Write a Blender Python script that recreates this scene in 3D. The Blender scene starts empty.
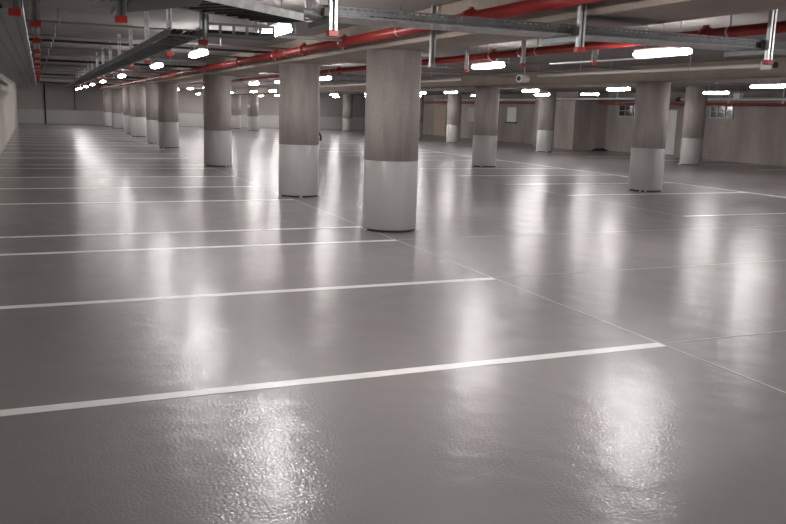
import bpy, bmesh, math, random
from mathutils import Vector, Matrix
random.seed(7)
SC = bpy.context.scene
COL = SC.collection
PI = math.pi
SLAB = 2.80          # ceiling underside
SOFFIT = 2.44        # beam underside

# ------------------------------------------------------------------ materials
def new_mat(name):
    m = bpy.data.materials.new(name); m.use_nodes = True
    nt = m.node_tree
    b = nt.nodes['Principled BSDF']
    return m, nt, b
def N(nt, t, **kw):
    n = nt.nodes.new(t)
    for k, v in kw.items():
        if k in n.inputs: n.inputs[k].default_value = v
        else: setattr(n, k, v)
    return n
def ramp(nt, fac, stops):
    r = nt.nodes.new('ShaderNodeValToRGB')
    els = r.color_ramp.elements
    while len(els) < len(stops): els.new(0.5)
    for e, (p, c) in zip(els, stops):
        e.position = p; e.color = (*c, 1) if len(c) == 3 else c
    nt.links.new(fac, r.inputs[0]); return r
def coords(nt, scale=(1, 1, 1)):
    tc = nt.nodes.new('ShaderNodeTexCoord'); mp = nt.nodes.new('ShaderNodeMapping')
    mp.inputs['Scale'].default_value = scale
    nt.links.new(tc.outputs['Object'], mp.inputs[0]); return mp.outputs[0]
def simple(name, col, rough=0.5, metal=0.0, var=0.0, scale=20):
    m, nt, b = new_mat(name)
    b.inputs['Roughness'].default_value = rough; b.inputs['Metallic'].default_value = metal
    if var:
        n = N(nt, 'ShaderNodeTexNoise', Scale=scale, Detail=4.0)
        nt.links.new(coords(nt), n.inputs['Vector'])
        lo = tuple(c * (1 - var) for c in col); hi = tuple(min(1, c * (1 + var)) for c in col)
        r = ramp(nt, n.outputs['Fac'], [(0.3, lo), (0.7, hi)])
        nt.links.new(r.outputs[0], b.inputs['Base Color'])
    else:
        b.inputs['Base Color'].default_value = (*col, 1)
    return m
def concrete(name, stops, vscale=(3, 3, 0.6), rough=0.75, bump=0.15, fine=35, dv=0.1):
    m, nt, b = new_mat(name)
    c = coords(nt, vscale)
    n1 = N(nt, 'ShaderNodeTexNoise', Scale=1.0, Detail=6.0, Roughness=0.62)
    nt.links.new(c, n1.inputs['Vector'])
    n2 = N(nt, 'ShaderNodeTexNoise', Scale=fine, Detail=4.0)
    nt.links.new(coords(nt), n2.inputs['Vector'])
    r1 = ramp(nt, n1.outputs['Fac'], stops)
    r2 = ramp(nt, n2.outputs['Fac'], [(0.3, (1 - dv,) * 3), (0.7, (1 + dv * .8,) * 3)])
    mx = N(nt, 'ShaderNodeMix', data_type='RGBA', blend_type='MULTIPLY')
    mx.inputs[0].default_value = 1
    nt.links.new(r1.outputs[0], mx.inputs[6]); nt.links.new(r2.outputs[0], mx.inputs[7])
    nt.links.new(mx.outputs[2], b.inputs['Base Color'])
    b.inputs['Roughness'].default_value = rough
    bp = N(nt, 'ShaderNodeBump', Strength=bump, Distance=0.01)
    nt.links.new(n2.outputs['Fac'], bp.inputs['Height']); nt.links.new(bp.outputs[0], b.inputs['Normal'])
    return m

def floor_material():
    m, nt, b = new_mat('floor_epoxy')
    c = coords(nt)
    big = N(nt, 'ShaderNodeTexNoise', Scale=0.5, Detail=3.0, Roughness=0.5)
    nt.links.new(c, big.inputs['Vector'])
    cr = ramp(nt, big.outputs['Fac'], [(0.2, FLOOR_LO), (0.8, FLOOR_HI)])
    nt.links.new(cr.outputs[0], b.inputs['Base Color'])
    mid = N(nt, 'ShaderNodeTexNoise', Scale=2.2, Detail=5.0, Roughness=0.65)
    nt.links.new(c, mid.inputs['Vector'])
    rr = N(nt, 'ShaderNodeMapRange'); rr.inputs[1].default_value = 0.3; rr.inputs[2].default_value = 0.7
    rr.inputs[3].default_value = 0.34; rr.inputs[4].default_value = 0.44
    nt.links.new(mid.outputs['Fac'], rr.inputs[0]); nt.links.new(rr.outputs[0], b.inputs['Roughness'])
    # orange peel of the rolled coating and slow trowel undulation
    peel = N(nt, 'ShaderNodeTexNoise', Scale=62.0, Detail=2.0, Roughness=0.5)
    nt.links.new(c, peel.inputs['Vector'])
    und = N(nt, 'ShaderNodeTexNoise', Scale=2.3, Detail=2.0, Roughness=0.5)
    nt.links.new(c, und.inputs['Vector'])
    b1 = N(nt, 'ShaderNodeBump', Strength=1.0, Distance=0.0125)
    nt.links.new(und.outputs['Fac'], b1.inputs['Height'])
    b2 = N(nt, 'ShaderNodeBump', Strength=1.0, Distance=0.0020)
    nt.links.new(peel.outputs['Fac'], b2.inputs['Height']); nt.links.new(b1.outputs[0], b2.inputs['Normal'])
    nt.links.new(b2.outputs[0], b.inputs['Normal'])
    b.inputs['IOR'].default_value = 1.38
    b.inputs['Coat Weight'].default_value = 0.48; b.inputs['Coat IOR'].default_value = 1.38; b.inputs['Coat Roughness'].default_value = 0.10
    nt.links.new(b2.outputs[0], b.inputs['Coat Normal'])
    return m

FLOOR_LO = (0.192, 0.175, 0.180); FLOOR_HI = (0.228, 0.210, 0.215)
M = {}
M['floor'] = floor_material()
M['slab'] = concrete('slab_concrete', [(0.3, (0.24, 0.22, 0.208)), (0.7, (0.31, 0.287, 0.272))], (1.2, 1.2, 1.2))
M['beam'] = concrete('beam_concrete', [(0.3, (0.30, 0.245, 0.205)), (0.7, (0.38, 0.318, 0.27))], (1.5, 1.5, 1.5))
M['wall'] = concrete('wall_concrete', [(0.28, (0.22, 0.188, 0.172)), (0.5, (0.33, 0.29, 0.268)), (0.74, (0.46, 0.41, 0.38))], (0.9, 0.6, 0.22))
M['wall_pale'] = concrete('pale_wall_concrete', [(0.25, (0.42, 0.385, 0.34)), (0.75, (0.58, 0.54, 0.48))], (0.9, 0.5, 0.16))
M['wall_dark'] = concrete('dark_wall_concrete', [(0.25, (0.26, 0.232, 0.22)), (0.75, (0.36, 0.325, 0.31))], (0.5, 0.5, 0.25))
M['column'] = concrete('column_concrete', [(0.28, (0.27, 0.241, 0.223)), (0.5, (0.385, 0.348, 0.324)), (0.75, (0.48, 0.438, 0.408))], (3.4, 3.4, 0.55))
M['paint'] = concrete('grey_paint', [(0.3, (0.41, 0.40, 0.388)), (0.7, (0.44, 0.43, 0.418))], (2, 2, 0.8), rough=0.38, bump=0.02, dv=0.015)
M['joint_shade'] = simple('dark_joint_shade', (0.045, 0.043, 0.042), 0.6)
M['line'] = simple('white_line_paint', (0.78, 0.755, 0.745), 0.33, var=0.06, scale=6)
M['chalk'] = simple('pale_setting_line', (0.46, 0.435, 0.43), 0.4, var=0.15, scale=9)
M['galv'] = simple('galvanised_steel', (0.50, 0.51, 0.51), 0.38, 0.85, var=0.22, scale=14)
M['tray'] = simple('lit_tray_steel', (0.62, 0.625, 0.62), 0.5, 0.25, var=0.2, scale=14)  # lighter steel, light on the tray underside put into the colour
M['rail'] = simple('shaded_rail_steel', (0.085, 0.085, 0.087), 0.5, 0.4, var=0.2, scale=14)  # darkened steel, shade on the near side rail put into the colour
M['galv_dull'] = simple('dull_galvanised', (0.25, 0.265, 0.265), 0.5, 0.6, var=0.2, scale=9)
M['galv_dark'] = simple('dark_steel', (0.055, 0.053, 0.053), 0.55, 0.4, var=0.2, scale=9)
M['silver'] = simple('silver_pipe', (0.80, 0.80, 0.80), 0.42, 0.35)
M['red'] = simple('red_pipe_paint', (0.30, 0.030, 0.026), 0.34, var=0.1, scale=5)
M['cap'] = simple('red_plastic', (0.36, 0.024, 0.018), 0.45)
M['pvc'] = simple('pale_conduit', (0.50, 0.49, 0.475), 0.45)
M['conduit'] = simple('grey_conduit', (0.26, 0.25, 0.245), 0.45)
M['white'] = simple('white_enamel', (0.75, 0.74, 0.73), 0.4)
M['black'] = simple('black_rubber', (0.015, 0.015, 0.016), 0.5)
M['cable'] = simple('black_cable', (0.05, 0.05, 0.052), 0.5)
M['door'] = simple('white_door', (0.80, 0.775, 0.765), 0.45, var=0.03, scale=3)
M['tan'] = simple('tan_door', (0.42, 0.335, 0.275), 0.5, var=0.08, scale=3)
M['glass'] = simple('dark_glass', (0.03, 0.035, 0.05), 0.12)
M['frame'] = simple('window_frame', (0.48, 0.46, 0.45), 0.5)
def lamp_mat():
    m, nt, b = new_mat('lamp_diffuser')
    b.inputs['Base Color'].default_value = (0.9, 0.9, 0.9, 1)
    b.inputs['Emission Color'].default_value = (1.0, 0.965, 0.955, 1)
    b.inputs['Emission Strength'].default_value = LAMP
    return m
LAMP = 34.0
M['lamp'] = lamp_mat()

# ------------------------------------------------------------------ mesh helpers
def box(bm, x0, x1, y0, y1, z0, z1, mat=None):
    vs = [bm.verts.new(v) for v in ((x0,y0,z0),(x1,y0,z0),(x1,y1,z0),(x0,y1,z0),(x0,y0,z1),(x1,y0,z1),(x1,y1,z1),(x0,y1,z1))]
    if mat is not None:
        for v in vs: v.co = mat @ v.co
    for f in ((3,2,1,0),(4,5,6,7),(0,1,5,4),(1,2,6,5),(2,3,7,6),(3,0,4,7)):
        bm.faces.new([vs[i] for i in f])
def frame_axes(d):
    d = d.normalized(); up = Vector((0,0,1)) if abs(d.z) < 0.9 else Vector((1,0,0))
    a = d.cross(up).normalized(); return a, a.cross(d).normalized()
def tube(bm, pts, r, n=12, cap=True):
    pts = [Vector(p) for p in pts]; rings = []
    rs = r if isinstance(r, (list, tuple)) else [r] * len(pts)
    for i, p in enumerate(pts):
        if i == 0: d = pts[1] - p
        elif i == len(pts) - 1: d = p - pts[i-1]
        else: d = (pts[i+1] - p).normalized() + (p - pts[i-1]).normalized()
        a, b = frame_axes(d)
        rings.append([bm.verts.new(p + rs[i] * (a * math.cos(t) + b * math.sin(t))) for t in (2*PI*k/n for k in range(n))])
    for A, B in zip(rings, rings[1:]):
        for k in range(n):
            f = bm.faces.new((A[k], A[(k+1) % n], B[(k+1) % n], B[k])); f.smooth = True
    if cap:
        bm.faces.new(list(reversed(rings[0]))); bm.faces.new(rings[-1])
def lathe(bm, prof, n=48):
    rings = [[bm.verts.new((r * math.cos(2*PI*k/n), r * math.sin(2*PI*k/n), z)) for k in range(n)] for r, z in prof]
    for A, B in zip(rings, rings[1:]):
        for k in range(n):
            f = bm.faces.new((A[k], A[(k+1) % n], B[(k+1) % n], B[k])); f.smooth = True
    bm.faces.new(list(reversed(rings[0]))); bm.faces.new(rings[-1])
def prism(bm, pts, z0, z1):
    a = [bm.verts.new((x, y, z0)) for x, y in pts]; b = [bm.verts.new((x, y, z1)) for x, y in pts]
    n = len(pts)
    bm.faces.new(list(reversed(a))); bm.faces.new(b)
    for i in range(n): bm.faces.new((a[i], a[(i+1) % n], b[(i+1) % n], b[i]))
def obj(name, bm, mat, parent=None, bevel=0.0):
    bmesh.ops.recalc_face_normals(bm, faces=bm.faces)
    me = bpy.data.meshes.new(name); bm.to_mesh(me); bm.free()
    for mt in (mat if isinstance(mat, list) else [mat]): me.materials.append(M[mt])
    o = bpy.data.objects.new(name, me); COL.objects.link(o)
    if parent: o.parent = parent
    if bevel:
        bv = o.modifiers.new('bevel', 'BEVEL'); bv.width = bevel; bv.segments = 2; bv.limit_method = 'ANGLE'
    return o
def BM(): return bmesh.new()
def tag(o, label, cat, group=None):
    o['label'] = label; o['category'] = cat
    if group: o['group'] = group
    return o
def thing(name, label, cat, loc=(0,0,0), group=None, rz=0):
    o = bpy.data.objects.new(name, None); o.empty_display_size = 0.1; COL.objects.link(o)
    o.location = loc; o.rotation_euler = (0, 0, rz)
    return tag(o, label, cat, group)
def copy_tree(o, loc, label, parent=None):
    def rec(s, par):
        c = s.copy(); COL.objects.link(c)
        if par: c.parent = par
        for ch in s.children: rec(ch, c)
        return c
    r = rec(o, parent); r.location = loc; r['label'] = label
    return r
def struct(name, bm, mat, bevel=0, label=None):
    o = obj(name, bm, mat, None, bevel); o['kind'] = 'structure'
    if label: o['label'] = label
    return o
ORD = ['nearest', 'second', 'third', 'fourth', 'fifth', 'sixth', 'seventh', 'eighth', 'ninth', 'tenth', 'eleventh', 'twelfth', 'thirteenth', 'fourteenth', 'fifteenth', 'sixteenth', 'seventeenth', 'eighteenth', 'nineteenth', 'twentieth']

# ------------------------------------------------------------------ the setting
XW, YB, YN = 25.7, 63.6, -7.0       # right wall, back wall, wall behind the viewpoint
def xl(y): return -0.92 - 0.0078 * y     # left wall face
b = BM(); box(b, -2.0, 28.5, YN - 0.3, YB + 0.3, -0.2, 0.0); struct('floor', b, 'floor')
b = BM(); box(b, -2.0, 28.5, YN - 0.3, YB + 0.3, SLAB, SLAB + 0.25); struct('ceiling', b, 'slab')
b = BM(); prism(b, [(xl(YN), YN), (xl(YB), YB), (xl(YB) - 0.25, YB), (xl(YN) - 0.25, YN)], 0, SLAB)
struct('wall_left', b, 'wall_pale')
b = BM(); prism(b, [(xl(52), 52), (xl(YB - .01) , YB - .01), (xl(YB - .01) + .006, YB - .01), (xl(52) + .006, 52)], 0.0, 1.0)
struct('trim_1', b, 'paint')
b = BM(); box(b, xl(YB) - 0.25, XW + 0.3, YB, YB + 0.25, 0, SLAB); struct('wall_back', b, 'wall_dark')
b = BM(); box(b, xl(YB) + 0.01, XW - 0.01, YB - 0.012, YB - 0.001, 0.04, 1.0); struct('trim_2', b, 'paint')
b = BM(); box(b, -1.2, XW + 0.3, YN - 0.25, YN, 0, SLAB); struct('wall_front', b, 'wall')
DY0, DY1, DX = 29.0, 30.9, 26.35
b = BM()
box(b, XW, XW + 0.25, YN, DY0, 0, SLAB); box(b, XW, XW + 0.25, DY1, YB, 0, SLAB)
box(b, XW, XW + 0.25, DY0, DY1, 2.16, SLAB)
box(b, XW + 0.25, DX, DY1, DY1 + 0.2, 0, SLAB); box(b, XW + 0.25, DX, DY0 - 0.2, DY0, 0, SLAB)
box(b, DX, DX + 0.2, DY0 - 0.2, DY1 + 0.2, 0, SLAB)
struct('wall_right', b, 'wall')
b = BM(); prism(b, [(24.0, 34.2), (XW - 0.001, 33.9), (XW - 0.001, 37.8), (24.0, 37.8)], 0, SLAB - 0.002); struct('wall_core', b, 'wall')
# white door inside the recess
d1 = BM(); box(d1, DX - 0.06, DX - 0.002, DY0 + 0.25, DY1 - 0.15, 0.03, 2.02); door = struct('door_1', d1, 'door', 0.004)
h = BM(); tube(h, [(DX - 0.065, DY0 + 0.36, 1.02), (DX - 0.11, DY0 + 0.36, 1.02), (DX - 0.11, DY0 + 0.5, 1.02)], 0.011, 8); obj('door_handle', h, 'silver', door)
f = BM()
box(f, DX - 0.09, DX - 0.001, DY0 + 0.15, DY0 + 0.25, 0, 2.1); box(f, DX - 0.09, DX - 0.001, DY1 - 0.15, DY1 - 0.05, 0, 2.1)
box(f, DX - 0.09, DX - 0.001, DY0 + 0.25, DY1 - 0.15, 2.02, 2.1); obj('door_frame', f, 'galv_dull', door)
d2 = BM(); box(d2, XW - 0.05, XW - 0.001, 51.6, 53.4, 0.02, 2.1); dr2 = struct('door_2', d2, 'tan', 0.004)
h = BM(); tube(h, [(XW - 0.055, 51.75, 1.02), (XW - 0.1, 51.75, 1.02), (XW - 0.1, 51.9, 1.02)], 0.011, 8); obj('door_handle', h, 'silver', dr2)
# two high windows in the right wall
def window(n, y0, y1, z0, z1):
    f = BM(); x = XW
    t = 0.05
    box(f, x - 0.05, x - 0.001, y0, y1, z0, z0 + t); box(f, x - 0.05, x - 0.001, y0, y1, z1 - t, z1)
    box(f, x - 0.05, x - 0.001, y0, y0 + t, z0 + t, z1 - t); box(f, x - 0.05, x - 0.001, y1 - t, y1, z0 + t, z1 - t)
    w = struct('window_%d' % n, f, 'frame')
    g = BM(); box(g, x - 0.018, x - 0.002, y0 + t, y1 - t, z0 + t, z1 - t); obj('pane', g, 'glass', w)
    for k in (1, 2):
        y = y0 + (y1 - y0) * k / 3
        g = BM(); box(g, x - 0.045, x - 0.019, y - 0.02, y + 0.02, z0 + t, z1 - t); obj('glazing_bar', g, 'frame', w)
    z = (z0 + z1) / 2
    g = BM(); box(g, x - 0.04, x - 0.0195, y0 + t, y1 - t, z - 0.014, z + 0.014); obj('glazing_bar', g, 'frame', w)
window(1, 31.45, 33.0, 1.66, 2.24); window(2, 25.75, 27.0, 1.70, 2.24)
# downstand beams over the three column rows
def beam(x0, y0, x1, y1, w):
    b = BM(); prism(b, [(x0 - w, y0), (x0 + w, y0), (x1 + w, y1), (x1 - w, y1)], SOFFIT, SLAB - 0.001)
    return struct('ceiling_beam', b, 'beam', 0.012)
beam(4.5, YN, 4.5, YB, 0.40).name = 'ceiling_beam'
beam(12.83, YN, 12.83, YB, 0.40)

# ------------------------------------------------------------------ columns
R = 0.375
def make_column(label):
    t = thing('concrete_column', label, 'column', (0,0,0), 'round concrete columns with painted bases')
    b = BM(); lathe(b, [(R, 0.97), (R, SOFFIT)]); obj('shaft', b, 'column', t)
    b = BM(); lathe(b, [(R + 0.001, 0.03), (R + 0.003, 0.034), (R + 0.003, 0.967), (R + 0.001, 0.97)]); obj('painted_base', b, 'paint', t)
    b = BM(); lathe(b, [(R - 0.012, 0.0), (R - 0.012, 0.03)]); obj('base_shade_ring', b, 'joint_shade', t)  # recessed foot ring, its dark grey stands for the shadow under the column
    return t
cols = [
 (4.48, 10.66, 'largest round concrete column, standing nearest the camera under the red pipe'),
 (4.49, 15.20, 'round column just behind and left of the nearest column, in front row'),
 (4.49, 23.08, 'round column beside the left bay, third from the camera in its row'),
 (4.50, 32.75, 'round column at left, first of the tight cluster overlapping toward the far wall'),
 (4.47, 36.28, 'half hidden round column directly behind first of the far left cluster'),
 (4.47, 43.1, 'round column in middle of the far left cluster, pale base fully lit'),
 (4.55, 47.8, 'partly hidden round column fourth in the far left cluster'),
 (4.62, 56.65, 'darkest round column at left end of the far left cluster'),
 (4.42, 61.3, 'round column close to the far left back wall, with light edges'),
 (12.80, 15.28, 'big round column right of the picture centre below the long strip light'),
 (12.81, 22.94, 'round column in the middle distance, left of and below the small cctv camera'),
 (13.45, 56.7, 'dark round column seen between two front columns, before the back wall'),
 (13.2, 61.0, 'brightly lit round column next to back wall, right of third front column'),
 (21.7, 60.5, 'distant round column against back wall, left of the largest column'),
 (21.07, 32.18, 'round column before the protruding wall block, right of the middle distance column'),
 (21.9, 23.79, 'round column beside the white door, right of the big right column'),
 (20.72, 40.66, 'distant round column just left of the middle distance column'),
 (20.9, 45.9, 'distant round column half hidden by right edge of the largest column'),
]
proto = None
for x, y, lab in cols:
    if proto is None:
        proto = make_column(lab); c = proto; c.location = (x, y, 0)
    else: c = copy_tree(proto, (x, y, 0), lab)
    if x > 19:                            # this row carries the slab itself, without a beam
        for ch in c.children:
            if ch.name.startswith('shaft'):
                b = BM(); lathe(b, [(R, 0.97), (R, SLAB - 0.001)]); q = obj('shaft', b, 'column'); ch.data = q.data; bpy.data.objects.remove(q)
    c.rotation_euler.z = random.uniform(0, 6.28)
    if y < 50:                            # white shims left at the foot of the nearer columns
        view = math.atan2(-y, -x)
        for k, da in enumerate((-1.25, -0.95, 1.3) if y < 12 else (-1.05, 1.2)):
            a = view + da - c.rotation_euler.z
            s = BM(); m = Matrix.Translation((math.cos(a) * (R + 0.03), math.sin(a) * (R + 0.03), 0.002)) @ Matrix.Rotation(a + 0.4 * k, 4, 'Z')
            box(s, -0.022, 0.022, -0.014, 0.014, 0, 0.028, m); obj('base_shim', s, 'white', c)

# ------------------------------------------------------------------ floor lines
def line(x0, y0, x1, y1, w, mat, label, name='parking_line', cat='painted line', group=None, h=0.002):
    d = Vector((x1 - x0, y1 - y0, 0)); n = Vector((-d.y, d.x, 0)).normalized() * w / 2
    b = BM(); prism(b, [(x0 - n.x, y0 - n.y), (x1 - n.x, y1 - n.y), (x1 + n.x, y1 + n.y), (x0 + n.x, y0 + n.y)], 0.0, h)
    return tag(obj(name, b, mat), label, cat, group)
EX = 4.17
leftY = [4.65, 7.15, 9.68, 10.93, 14.48, 17.0, 19.5, 22.1, 23.33, 26.1, 28.62, 31.3, 33.85, 36.4, 38.9, 41.4, 44.0, 46.5, 49.0, 51.5]
leftL = ['widest white stall line crossing the foreground, nearest the camera']
extra = {3: 'white stall line running to left side of the largest column base', 2: 'white stall line ending just in front of the largest column',
         4: 'white stall line passing in front of the second front row column', 8: 'white stall line running to third front row column base',
         1: 'white stall line next behind the foreground one, ending mid floor'}
for i, y in enumerate(leftY):
    lab = leftL[0] if i == 0 else extra.get(i, 'white stall line of the left bay, %s from the camera' % ORD[i])
    line(xl(y) + 0.01, y, EX, y, 0.10, 'line', lab, group='stall lines of the left bay')
midY = [(14.5, 10.12, 15.15, 'white stall line at foot of the big right column'), (11.05, 10.14, 15.1, 'white stall line at right edge, nearest of the right bay'),
        (17.0, 10.12, 15.2, 'white stall line passing behind the big right column base'), (19.45, 10.12, 15.1, 'white stall line right of the middle distance column, second behind the big right column'),
        (21.9, 10.12, 15.1, 'white stall line at foot of the middle distance column'), (25.85, 10.12, 15.1, 'white stall line just behind the middle distance column'),
        (28.2, 10.12, 15.1, 'white stall line second behind the middle distance column'), (30.7, 10.12, 15.1, 'white stall line third behind the middle distance column'),
        (33.2, 10.12, 15.1, 'white stall line fourth behind the middle distance column'), (38.2, 10.12, 15.1, 'far white stall line fifth behind the middle distance column'),
        (40.8, 10.12, 15.1, 'far white stall line beside the small black post'), (43.3, 10.12, 15.1, 'farthest white stall line behind the small black post')]
for y, x0, x1, lab in midY: line(x0, y, x1, y, 0.09, 'line', lab, group='stall lines of the right bay')
line(15.15, 12.2, 15.15, 33.2, 0.07, 'line', 'long white line running away along ends of the right bay stalls')
for y, lab in ((21.3, 'white stall line by right wall, nearest the picture edge'), (23.8, 'white stall line by right wall, level with column beside the door'),
               (26.2, 'white stall line by right wall, leading to the white door side'), (28.7, 'white stall line by right wall, in front of the high window'),
               (31.3, 'white stall line by right wall, before the protruding wall block')):
    line(20.9 if y > 27 else 22.6, y, XW - 0.05, y, 0.09, 'line', lab, group='stall lines by the right wall')
ch = dict(name='setting_out_line', cat='chalk line')
line(EX + 0.01, 1.5, EX + 0.01, 10.3, 0.018, 'chalk', 'thin pale line running along stall ends to foot of the largest column', **ch, h=0.0015)
line(EX + 0.02, 11.3, EX + 0.02, 30, 0.018, 'chalk', 'thin pale line running away along stall ends behind the largest column', **ch, h=0.0015)
for y, x1, lab in ((4.67, 10.1, 'thin pale line continuing the foreground stall line to the right'), (7.2, 10.1, 'thin pale line continuing the second stall line to the right'),
                   (9.72, 12.5, 'thin pale line running right from the largest column foot')):
    line(EX + 0.05, y, x1, y, 0.014, 'chalk', lab, **ch, h=0.0015)
line(10.12, 7.6, 10.12, 21.9, 0.02, 'chalk', 'thin pale line running away along near ends of the right bay stalls', **ch, h=0.0015)

# ------------------------------------------------------------------ strip lights
LZ = 2.42
def make_light(label):
    t = thing('ceiling_light', label, 'ceiling light', (0,0,0), 'strip lights under the ceiling')
    b = BM(); L, r = 0.42, 0.058
    prof = [(-L - 0.045, 0.02), (-L - 0.03, 0.045), (-L, r), (L, r), (L + 0.03, 0.045), (L + 0.045, 0.02)]
    tube(b, [(0, y, 0) for y, _ in prof], [q for _, q in prof], 10)
    for v in b.verts: v.co.x *= 1.4; v.co.z *= 0.66
    obj('diffuser', b, 'lamp', t)
    b = BM(); box(b, -0.07, 0.07, -0.43, 0.43, 0.018, 0.06); obj('housing', b, 'white', t, 0.006)
    for s in (-0.3, 0.0, 0.3):
        b = BM(); tube(b, [(0, s, 0.058), (0, s, SLAB - LZ - 0.02), (0, s, SLAB - LZ - 0.02), (0, s, SLAB - LZ)], [0.006, 0.006, 0.03, 0.03], 8); obj('suspension_rod', b, 'galv', t)
    return t
rows = [(2.3, [4.3, 8.75, 13.3, 18.3, 26.5, 34.5, 41.5, 47.5, 53.5, 59.0], 'the row over left bay'),  # nearest lamp unseen, brightens the foreground; farthest added as far fill
        (6.92, [-0.5, 3.8, 8.17, 12.42, 16.85, 21.2, 25.5, 29.0, 33.8, 38.1, 42.4, 47.0, 52.0, 57.5], 'the row right of the front columns'),  # unseen near lamps brighten the foreground; far-end lamps added for the back wall
        (15.1, [5.0, 9.6, 14.2, 19.5, 24.1, 30.0, 32.9, 36.0, 39.0, 44.4, 50.0, 56.5, 61.0], 'the row behind the middle columns'),  # near lamps unseen; far-end lamps added to lighten the back wall
        (10.6, [40.5, 44.5, 50.5, 57.0, 61.5], 'the short row before back wall'),  # farther lamps of this row added to lighten the back wall
        (18.2, [8.0, 13.5, 19.0, 25.1, 28.2, 33.5, 40.1, 47.0, 53.0, 57.5, 61.5], 'the row nearest right wall')]  # near lamps unseen; last ones added to lighten the back corner
special = {(6.92, 8.17): 'long glowing strip light above the big right column, largest in the picture',
           (6.92, 12.42): 'glowing strip light above the middle distance column, second largest in the picture',
           (6.92, 21.2): 'glowing strip light just right of the second front row column',
           (2.3, 8.75): 'strip light peeking out between trays above the second front column'}
lp = None
for x, ys, rn in rows:
    first = {2.3: 8, 6.92: 8, 15.1: 14, 18.2: 18}.get(x, 0)
    off = [y for y in ys if y < first]; seen = [y for y in ys if y >= first]
    for y in ys:
        if y in off:
            lab = 'strip light outside the picture, %s, %s' % (['before the first seen', 'farther out'][len(off) - 1 - off.index(y)], rn)
        else: lab = special.get((x, y), 'white glowing strip light, %s from the camera in %s' % (ORD[seen.index(y)], rn))
        if lp is None: lp = make_light(lab); lp.location = (x, y, LZ)
        else: copy_tree(lp, (x, y, LZ), lab)

# ------------------------------------------------------------------ red sprinkler mains
def red_main(x, z, y0, y1, r, couplings, hangers, label, xd=0.0):
    t = thing('sprinkler_pipe', label, 'pipe', (x, y0, z))
    b = BM(); tube(b, [(0, 0, 0), (xd, y1 - y0, 0)], r, 16); obj('pipe', b, 'red', t)
    for y in couplings:
        xx = xd * (y - y0) / (y1 - y0)
        b = BM()
        tube(b, [(xx, y - y0 - 0.05, 0), (xx, y - y0 - 0.045, 0), (xx, y - y0 + 0.045, 0), (xx, y - y0 + 0.05, 0)], [r + 0.004, r + 0.024, r + 0.024, r + 0.004], 16)
        for s in (-1, 1): box(b, xx - 0.018, xx + 0.018, y - y0 - 0.03, y - y0 + 0.03, s * (r + 0.02) - 0.022, s * (r + 0.02) + 0.022)
        obj('coupling', b, 'red', t)
    for y in hangers:
        xx = xd * (y - y0) / (y1 - y0)
        b = BM(); tube(b, [(xx, y - y0 - 0.015, 0), (xx, y - y0 + 0.015, 0)], r + 0.006, 16)
        tube(b, [(xx, y - y0, r), (xx, y - y0, SLAB - z)], 0.008, 6); obj('hanger', b, 'galv', t)
    return t
red_main(3.80, 2.534, 2.0, 60, 0.056, [7.2, 10.8, 12.65, 14.3, 17.2, 20.8, 22.0, 27, 29, 33, 38, 44], [5.0, 8.9, 13.6, 18.6, 24.5, 31, 40], 'long bright red sprinkler pipe running along beam over the front columns')
red_main(6.72, 2.56, 2.5, 54, 0.056, [7.25, 11.0, 11.9, 19.4, 22.9, 30], [6.9, 10.6, 15, 20, 26, 36], 'dark red sprinkler pipe above the largest glowing strip lights')
red_main(25.15, 2.27, 18, 60, 0.05, [22.6, 25.6, 30, 36], [20.5, 25.3, 32.5, 39, 45], 'thin red pipe running along the right wall above the windows')
red_main(14.3, 2.58, 14, 52, 0.045, [22, 30], [18, 26, 34], 'red pipe running under the slab right of the middle column row')
# silver pipe along the right wall with hangers and a closed end
t = thing('silver_pipe', 'shiny silver pipe running along right wall above the red one', 'pipe', (24.95, 0, 2.46))
b = BM(); tube(b, [(0, 18, 0), (0, 28.0, 0)], 0.062, 16); obj('pipe', b, 'silver', t)
b = BM(); tube(b, [(0, 28.0, 0), (0, 28.05, 0), (0, 28.2, 0)], [0.062, 0.095, 0.095], 16); obj('end_cap', b, 'galv_dark', t)
for y in (20.4, 22.7, 25.3, 27.6):
    b = BM(); tube(b, [(0, y - 0.02, 0), (0, y + 0.02, 0)], 0.072, 14); box(b, -0.02, 0.02, y - 0.02, y + 0.02, 0.06, SLAB - 2.46); box(b, -0.03, 0.03, y - 0.03, y + 0.03, -0.16, -0.06); obj('hanger', b, 'white', t)
t = thing('silver_pipe', 'silver pipe along right wall seen between the two right hand columns', 'pipe', (24.9, 0, 2.44))
b = BM(); tube(b, [(0, 38.2, 0), (0, 52, 0)], 0.05, 12); obj('pipe', b, 'silver', t)
b = BM(); tube(b, [(-1.3, 28.9, 0), (-1.3, 37, 0)], 0.05, 12); obj('pipe', b, 'silver', t)
for y in (30.5, 33.5, 36): 
    b = BM(); box(b, -1.32, -1.28, y - 0.02, y + 0.02, 0.04, SLAB - 2.44); obj('hanger', b, 'galv', t)

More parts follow.
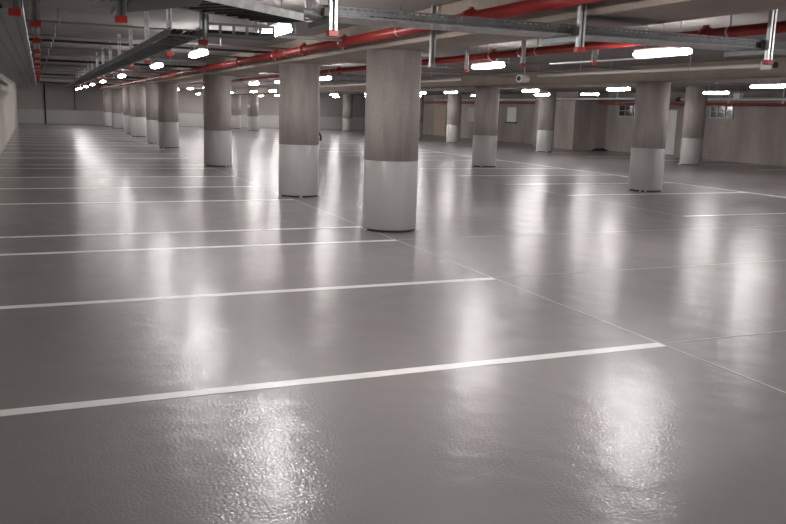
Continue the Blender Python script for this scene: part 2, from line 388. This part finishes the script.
# ------------------------------------------------------------------ strut hangers
def strut_mesh(z0, w=0.055, d=0.04):
    b = BM(); z1 = SLAB
    box(b, -w/2, w/2, d/2 - 0.004, d/2, z0, z1)                       # web at the back
    for s in (-1, 1):
        x0, x1 = (s * w/2, s * (w/2 - 0.004)); box(b, min(x0, x1), max(x0, x1), -d/2, d/2 - 0.004, z0, z1)
        x0, x1 = (s * (w/2 - 0.004), s * (w/2 - 0.018)); box(b, min(x0, x1), max(x0, x1), -d/2, -d/2 + 0.004, z0, z1)
    return b
def make_strut(label, z0, arm, group, capmat='cap', rz=0):
    t = thing('strut_hanger', label, 'hanger', (0,0,0), group)
    obj('channel', strut_mesh(z0), 'galv', t)
    b = BM(); box(b, -0.036, 0.036, -0.028, 0.028, z0 - 0.03, z0 + 0.012); obj('end_cap', b, capmat, t, 0.004)
    if arm:
        b = BM(); box(b, -0.022, 0.022, 0.022, arm, z0 + 0.06, z0 + 0.068); box(b, -0.022, -0.018, 0.022, arm, z0 + 0.068, z0 + 0.10); box(b, 0.018, 0.022, 0.022, arm, z0 + 0.068, z0 + 0.10)
        obj('arm', b, 'galv_dull', t)
        b = BM(); box(b, -0.065, -0.028, -0.02, 0.03, z0 + 0.1, z0 + 0.16); obj('clamp', b, 'galv_dark', t)
    return t
G1 = 'struts carrying the perforated tray'
xs = [(-0.11, 'red capped strut at the upper left picture corner'), (0.49, 'red capped strut beside the dark sheet tray at top'), (1.87, 'red capped strut holding left end of the perforated tray'),
      (3.88, 'slotted strut crossing perforated tray right of the largest column'), (5.87, 'red capped strut holding right end of the perforated tray'), (7.9, 'strut on perforated tray beyond the right picture edge')]
xs = [(-0.11, 'red capped strut at the upper left picture corner'), (0.49, 'red capped strut beside the dark sheet tray at top'), (1.87, 'red capped strut in front of left end of the perforated tray'),
      (3.90, 'red capped strut on perforated tray, under upper stretch of the red pipe'), (5.87, 'red capped strut on perforated tray, nearest right picture edge')]
sp = None
for x, lab in xs:
    if sp is None: sp = make_strut(lab, 2.165, 0.5, G1); sp.location = (x, 5.55, 0)
    else: copy_tree(sp, (x, 5.55, 0), lab)
sq = make_strut('grey strut without tray, hanging just right of the largest column top', 2.165, 0, 'lone struts', 'galv'); sq.location = (4.03, 8.5, 0)
for (x, y, z, lab) in ((6.45, 10.55, 2.36, 'short strut clamped beside dark red pipe above the cctv camera'), (6.95, 9.55, 2.36, 'short strut with red cap below dark red pipe, left of the largest strip light'),
                       (6.44, 12.27, 2.33, 'small red tipped strut left of the second largest strip light')):
    s = make_strut(lab, z, 0, 'short struts near dark red pipe'); s.location = (x, y, 0)
sl = None
for i in range(12):
    y = 6.26 + 1.75 * i; lab = 'red capped strut along wide left tray, %s from the camera' % ORD[i]
    if sl is None: sl = make_strut(lab, 2.165, 0, 'struts along the wide left tray'); sl.location = (0.0, y, 0)
    else: copy_tree(sl, (0.0, y, 0), lab)
sr = None
for i in range(14):
    y = 7.3 + 2.0 * i; lab = 'strut along narrow ladder tray over the left bay, %s from the camera' % ORD[i]
    if sr is None: sr = make_strut(lab, 2.18, 0, 'struts along the narrow left bay tray'); sr.location = (1.305, y, 0)
    else: copy_tree(sr, (1.305, y, 0), lab)

# ------------------------------------------------------------------ cable trays
def perforated(b, O, U, V, nu, nv, cu, cv, hu, hv, stagger=True):
    """sheet of nu x nv cells, each with one slot; O origin, U and V unit vectors"""
    O, U, V = Vector(O), Vector(U), Vector(V)
    for j in range(nv):
        for i in range(nu):
            off = cu * 0.5 if (stagger and j % 2) else 0
            a0, a1 = i * cu + off, (i + 1) * cu + off; c0, c1 = j * cv, (j + 1) * cv
            h0, h1 = a0 + (cu - hu) / 2, a1 - (cu - hu) / 2; k0, k1 = c0 + (cv - hv) / 2, c1 - (cv - hv) / 2
            P = lambda u, v: b.verts.new(O + U * u + V * v)
            o = [P(a0, c0), P(a1, c0), P(a1, c1), P(a0, c1)]; h = [P(h0, k0), P(h1, k0), P(h1, k1), P(h0, k1)]
            for q in range(4): b.faces.new((o[q], o[(q+1) % 4], h[(q+1) % 4], h[q]))
def solid(o, t=0.002):
    m = o.modifiers.new('sheet', 'SOLIDIFY'); m.thickness = t; m.offset = 0; return o
TX0, TX1, TY0, TY1, TZ = 1.80, 9.4, 5.60, 6.0, 2.275
t = thing('cable_tray', 'long perforated steel cable tray crossing top of the picture from left to right', 'cable tray', (TX0, TY0, TZ))
b = BM(); perforated(b, (0, 0, 0), (1, 0, 0), (0, 1, 0), 152, 8, 0.05, 0.05, 0.032, 0.012); solid(obj('tray_floor', b, 'tray', t))
b = BM(); perforated(b, (0, -0.001, 0), (1, 0, 0), (0, 0, 1), 152, 2, 0.05, 0.036, 0.03, 0.008, False); solid(obj('side_rail', b, 'rail', t))
b = BM(); perforated(b, (0, TY1 - TY0 + 0.001, 0), (1, 0, 0), (0, 0, 1), 152, 2, 0.05, 0.036, 0.03, 0.008, False); solid(obj('side_rail', b, 'galv_dull', t))
c = thing('cable_bundle', 'dark cables lying in the perforated cable tray', 'cables', (TX0, TY0, TZ))
for k in range(7):
    r = random.uniform(0.010, 0.018); y0 = 0.05 + 0.04 * k
    b = BM(); tube(b, [(0.40 + 0.38 * i, y0 + random.uniform(-0.01, 0.01), r + 0.003) for i in range(19)], r, 8); obj('cable', b, 'cable', c)
def ladder(label, p0, p1, w, z, h=0.06, step=0.25, rung=0.03, mats=('galv_dull', 'galv_dull'), rungmax=100, name='cable_ladder'):
    p0, p1 = Vector(p0), Vector(p1); L = (p1 - p0).length; d = (p1 - p0) / L
    t = thing(name, label, 'cable tray', (p0.x, p0.y, z), None, math.atan2(d.y, d.x) )
    for s in (-w/2, w/2):
        b = BM(); box(b, 0, L, s - 0.004, s + 0.004, 0, h); s2 = 0.016 if s < 0 else -0.016
        box(b, 0, L, min(s, s + s2), max(s, s + s2), h, h + 0.003); obj('side_rail', b, mats[0], t)
    n = int(L / step)
    for i in range(min(n, rungmax)):
        b = BM(); box(b, (i + .5) * step - rung/2, (i + .5) * step + rung/2, -w/2 + 0.004, w/2 - 0.004, 0.004, 0.022); obj('rung', b, mats[1], t)
    return t
def lay_cables(label, x, y0, y1, z, n, w, mat='cable'):
    c = thing('cable_bundle', label, 'cables', (x, y0, z))
    for k in range(n):
        r = random.uniform(0.011, 0.02); xx = -w/2 + w * (k + .5) / n; m = max(3, int((y1 - y0) / 1.5))
        b = BM(); tube(b, [(xx + random.uniform(-0.008, 0.008), (y1 - y0) * i / m, r) for i in range(m + 1)], r, 7); obj('cable', b, mat, c)
# wide perforated tray along the left wall
t = thing('cable_tray', 'wide dull grey cable tray hanging along left wall at the upper left', 'cable tray', (-0.78, 6.1, 2.235))
b = BM(); perforated(b, (0, 0, 0), (0, 1, 0), (1, 0, 0), 230, 7, 0.15, 0.1, 0.05, 0.02); solid(obj('tray_floor', b, 'galv_dull', t))
b = BM(); box(b, -0.004, 0, 0, 34.5, 0, 0.07); obj('side_rail', b, 'galv_dull', t)
b = BM(); box(b, 0.70, 0.704, 0, 34.5, 0, 0.07); obj('side_rail', b, 'galv_dull', t)
lay_cables('black cables lying in the wide left tray', -0.43, 6.1, 40, 2.24, 6, 0.5)
# ladder tray over the left bay
ladder('long narrow ladder tray running away over the left bay', (1.13, 7.05), (1.13, 40), 0.26, 2.20, step=0.36)
lay_cables('dark cables lying in the narrow ladder tray over the left bay', 1.13, 7.15, 39.5, 2.225, 4, 0.2)
# slanting ladder joining the trays at the top of the picture
ladder('short slanting ladder tray at top centre, left of the perforated tray', (0.50, 5.86), (2.06, 7.27), 0.50, 2.37, step=0.16, rung=0.02, mats=('galv', 'galv_dark'))
b = BM(); 
for k in range(7):
    a = k * 0.9; o = Vector((math.cos(a), math.sin(a) * .6, 0)) * 0.03
    tube(b, [Vector((1.26, 4.4, 2.36)) + o, Vector((1.45, 4.85, 2.34)) + o, Vector((1.63, 5.25, 2.32)) + o * 1.1, Vector((1.72, 5.58, 2.33)) + o * 0.8, Vector((1.84, 5.74, 2.315)) + o * 0.75, Vector((2.0, 5.8, 2.315)) + o * 0.75], 0.016, 8)
tag(obj('cable_bundle', b, 'silver'), 'silver cable bundle dropping into left end of the perforated tray', 'cables')
# dark sheet-metal tray piece
t = thing('sheet_tray', 'dark solid sheet tray at the top edge, left of the slanting ladder', 'cable tray', (0, 0, 2.275))
pts = [(0.60, 6.3), (0.97, 5.58), (0.9, 4.69), (0.55, 4.75), (0.55, 5.7)]
b = BM(); prism(b, pts, 0, 0.004); obj('tray_floor', b, 'galv_dark', t)
for (a, c) in zip(pts, pts[1:] + pts[:1]):
    if a == pts[2] or a == pts[4]: continue
    dx, dy = Vector((c[0]-a[0], c[1]-a[1])).normalized() * 0.002
    b = BM(); prism(b, [(a[0]-dy, a[1]+dx), (a[0]+dy, a[1]-dx), (c[0]+dy, c[1]-dx), (c[0]-dy, c[1]+dx)], 0.004, 0.08); obj('side_rail', b, 'galv_dark', t)
# ladder end by the top left, white rungs imitate strip light on them
ladder('short ladder with rungs whitened as lit, at the top edge over the left bay', (0.05, 5.78), (0.42, 5.78), 0.2, 2.29, h=0.03, step=0.07, rung=0.042, mats=('galv', 'white'))
# wire basket seen side-on
t = thing('cable_basket', 'short side on wire basket below the slanting ladder tray', 'cable tray', (1.35, 7.45, 2.25))
b = BM(); box(b, 0, 0.62, -0.006, 0.006, 0, 0.018); box(b, 0, 0.62, -0.006, 0.006, 0.085, 0.105); obj('side_rail', b, 'galv_dull', t)
for k in range(6):
    b = BM(); box(b, 0.118 * k, 0.118 * k + 0.025, -0.005, 0.005, 0.018, 0.085); obj('upright', b, 'galv_dull', t)
b = BM(); box(b, 0, 0.62, 0.006, 0.28, 0, 0.004); obj('tray_floor', b, 'galv_dark', t)
b = BM(); box(b, 0.05, 0.08, 0.25, 0.28, 0.004, SLAB - 2.25); obj('drop_rod', b, 'galv_dull', t)

lay = thing('cable_bundle', 'dark cables added to darken openings of the short wire basket', 'cables', (1.36, 7.5, 2.256))  # cables added to cover the lit slab behind the openings
for k in range(5):
    b = BM(); tube(b, [(0, 0.04 * k, 0.022), (0.3, 0.04 * k + 0.01, 0.022), (0.6, 0.04 * k, 0.022)], 0.021, 8); obj('cable', b, 'cable', lay)

# ------------------------------------------------------------------ conduits under the slab
def conduit(name, p0, p1, r, mat, label, hang=1.8, cat='conduit', hr=0.007):
    p0, p1 = Vector(p0), Vector(p1); t = thing(name, label, cat, p0); d = p1 - p0
    b = BM(); tube(b, [(0,0,0), d], r, 10); obj('pipe', b, mat, t)
    n = max(1, int(d.length / hang))
    for i in range(n):
        q = d * ((i + .5) / n)
        b = BM(); tube(b, [q + Vector((0,0,r)), Vector((q.x, q.y, SLAB - p0.z))], hr, 6)
        tube(b, [q - d.normalized() * 0.012, q + d.normalized() * 0.012], r + 0.004, 10); obj('hanger', b, 'galv', t)
    return t
for i, (y, r, m) in enumerate(((11.7, 0.014, 'conduit'), (14.1, 0.018, 'conduit'), (15.3, 0.022, 'galv_dark'), (17.3, 0.02, 'conduit'), (19.9, 0.028, 'conduit'), (22.8, 0.03, 'galv_dark'),
                               (26.1, 0.035, 'conduit'), (28.6, 0.03, 'conduit'), (31.5, 0.035, 'pvc'), (35.2, 0.035, 'galv_dark'), (39.8, 0.04, 'conduit'), (45, 0.04, 'pvc'), (51, 0.04, 'galv_dark'))):
    conduit('ceiling_conduit', (xl(y) + 0.02, y, 2.63), (4.08, y, 2.63), r, m, 'grey conduit crossing under the left bay slab, %s from the camera' % ORD[i], hr=0.02 if i < 6 else 0.012)
for i, (y, r, m) in enumerate(((14.7, 0.016, 'conduit'), (17.5, 0.014, 'conduit'), (20.4, 0.02, 'pvc'), (24.5, 0.02, 'conduit'), (29, 0.025, 'conduit'), (35, 0.025, 'pvc'))):
    conduit('ceiling_conduit', (4.92, y, 2.66), (12.40, y, 2.66), r, m, 'conduit crossing under slab between front and middle column rows, %s from the camera' % ORD[i], 2.2)
for i, (y, r, m) in enumerate(((18, 0.02, 'conduit'), (23.5, 0.025, 'pvc'), (29.6, 0.025, 'conduit'), (36.5, 0.03, 'pvc'))):
    conduit('ceiling_conduit', (13.25, y, 2.66), (19.9, y, 2.66), r, m, 'conduit crossing under slab right of the middle column row, %s from the camera' % ORD[i], 2.2)
conduit('branch_pipe', (2.45, 10.6, 2.54), (3.70, 10.6, 2.54), 0.022, 'pvc', 'pale branch pipe meeting the bright red pipe left of largest column', 0.7, 'pipe')
conduit('ceiling_conduit', (9.42, 9.0, 2.42), (9.3, 14.6, 2.42), 0.03, 'pvc', 'pale conduit running from the cctv camera to box at right edge', 2.0)
conduit('ceiling_conduit', (13.27, 8, 2.47), (13.27, 45, 2.47), 0.022, 'pvc', 'long pale strip imitating the lit far lower edge of the beam over middle columns', 3.0)  # pale tube added in place of the highlight on the beam edge
conduit('ceiling_conduit', (9.3, 18.0, 2.42), (9.3, 34, 2.42), 0.03, 'pvc', 'pale conduit behind the largest column, beyond the cctv camera', 3.0)
conduit('ceiling_conduit', (7.75, 9.3, 2.46), (7.6, 11.6, 2.46), 0.014, 'silver', 'shiny thin conduit between the two largest strip lights', 1.5)
t = thing('junction_box', 'small pale box with dark round cover at end of the pale conduit', 'box', (9.42, 8.88, 2.42))
b = BM(); box(b, -0.06, 0.06, -0.1, 0.1, -0.06, 0.06); obj('body', b, 'pvc', t, 0.008)
b = BM(); tube(b, [(0.0, -0.1, 0), (0.0, -0.125, 0)], 0.045, 14); obj('cover', b, 'black', t)
b = BM(); tube(b, [(0, 0, 0.06), (0, 0, SLAB - 2.42)], 0.008, 6); obj('hanger', b, 'galv', t)
t = thing('junction_box', 'white box hanging above the silver pipe near the right window', 'box', (24.4, 24.3, 2.55))
b = BM(); box(b, -0.1, 0.1, -0.16, 0.16, -0.11, 0.11); obj('body', b, 'white', t, 0.01)
b = BM(); tube(b, [(0, 0, 0.11), (0, 0, SLAB - 2.55)], 0.01, 6); obj('hanger', b, 'galv', t)
b = BM(); tube(b, [(0, 0.16, 0.02), (0, 2.6, 0.02)], 0.022, 8); obj('conduit', b, 'pvc', t)
# CCTV camera on a drop rod
t = thing('cctv_camera', 'small white cctv camera on a drop rod above the middle distance', 'camera', (9.12, 14.85, 2.36), None, -1.15)
b = BM(); tube(b, [(-0.02, -0.14, 0), (-0.02, -0.13, 0), (0, 0.12, 0), (0, 0.14, 0)], [0.075, 0.08, 0.075, 0.06], 16); obj('body', b, 'white', t)
b = BM(); tube(b, [(-0.02, -0.138, 0), (-0.02, -0.145, 0)], 0.05, 14); obj('lens', b, 'black', t)
b = BM(); tube(b, [(0, 0.03, 0.07), (0, 0.03, 0.13), (0, 0.03, SLAB - 2.36)], [0.02, 0.012, 0.012], 10); obj('drop_rod', b, 'pvc', t)
b = BM(); tube(b, [(0, 0.03, SLAB - 2.36 - 0.015), (0, 0.03, SLAB - 2.36)], 0.05, 14); obj('mount', b, 'white', t)

# ------------------------------------------------------------------ small things
for x, zt, z0, lab, m in ((0.35, SLAB - .01, 0.0, 'dark vertical pipe on the far left back wall, full height', 'black'), (2.3, SLAB - .01, 1.02, 'dark vertical conduit on upper half of the far left back wall', 'joint_shade')):
    b = BM(); tube(b, [(x, YB - 0.07, z0), (x, YB - 0.07, zt)], 0.045 if z0 == 0 else 0.03, 10); tag(obj('wall_pipe', b, m), lab, 'pipe')
t = thing('wall_notice', 'white notice board on right wall, right of the middle distance column', 'sign', (XW, 42.9, 1.6))
b = BM(); box(b, -0.04, -0.0008, -0.5, 0.5, -0.42, 0.42); obj('board', b, 'white', t, 0.004)
b = BM(); box(b, -0.12, -0.0008, -0.6, 0.6, -0.5, -0.43); obj('ledge', b, 'galv_dark', t)
t = thing('wall_cabinet', 'flat grey cabinet on right wall, left of the middle distance column', 'cabinet', (XW, 47.9, 1.55))
b = BM(); box(b, -0.06, -0.002, -0.55, 0.55, -0.5, 0.5); obj('body', b, 'wall', t, 0.006)
b = BM(); box(b, -0.072, -0.061, -0.5, 0.5, -0.45, 0.45); obj('door', b, 'wall_pale', t, 0.004)
t = thing('floor_post', 'small black post standing far off beside the second front column', 'post', (13.25, 41.1, 0))
b = BM(); tube(b, [(0.03, 0, 0), (0.05, 0, 0.22), (-0.02, 0, 0.36), (-0.16, 0, 0.50)], [0.06, 0.055, 0.06, 0.035], 10); obj('body', b, 'black', t)
t = thing('debris_heap', 'low dark debris heap at foot of the protruding wall block', 'debris', (25.2, 33.6, 0))
b = BM(); tube(b, [(-0.55, -0.1, 0.02), (-0.2, 0, 0.05), (0.2, 0.02, 0.06), (0.45, 0, 0.02)], [0.03, 0.1, 0.09, 0.03], 8)
for v in b.verts: v.co.z = max(0.0, v.co.z) * 0.8
obj('rubble', b, 'galv_dark', t)

# ------------------------------------------------------------------ camera
f_px, pitch, roll, yaw = 824.786, 0.181757, 0.029180, 0.403695
fw = Vector((math.sin(yaw) * math.cos(pitch), math.cos(yaw) * math.cos(pitch), -math.sin(pitch)))
r = Vector((math.cos(yaw), -math.sin(yaw), 0)); u = r.cross(fw)
r2 = math.cos(roll) * r + math.sin(roll) * u; u2 = -math.sin(roll) * r + math.cos(roll) * u
cam = bpy.data.cameras.new('camera'); co = bpy.data.objects.new('camera', cam); COL.objects.link(co)
mw = Matrix((( r2.x, u2.x, -fw.x, 0), (r2.y, u2.y, -fw.y, 0), (r2.z, u2.z, -fw.z, 1.65), (0, 0, 0, 1)))
co.matrix_world = mw
cam.sensor_width = 36.0; cam.lens = 36.0 * f_px / 786.0; cam.clip_start = 0.05; cam.clip_end = 200
SC.camera = co
w = bpy.data.worlds.new('world'); SC.world = w; w.use_nodes = True
w.node_tree.nodes['Background'].inputs[0].default_value = (0.02, 0.02, 0.022, 1)
SC.view_settings.view_transform = 'Standard'; SC.view_settings.look = 'None'
SC.view_settings.gamma = 1.0; SC.view_settings.use_curve_mapping = False
SC.view_settings.exposure = 1.8
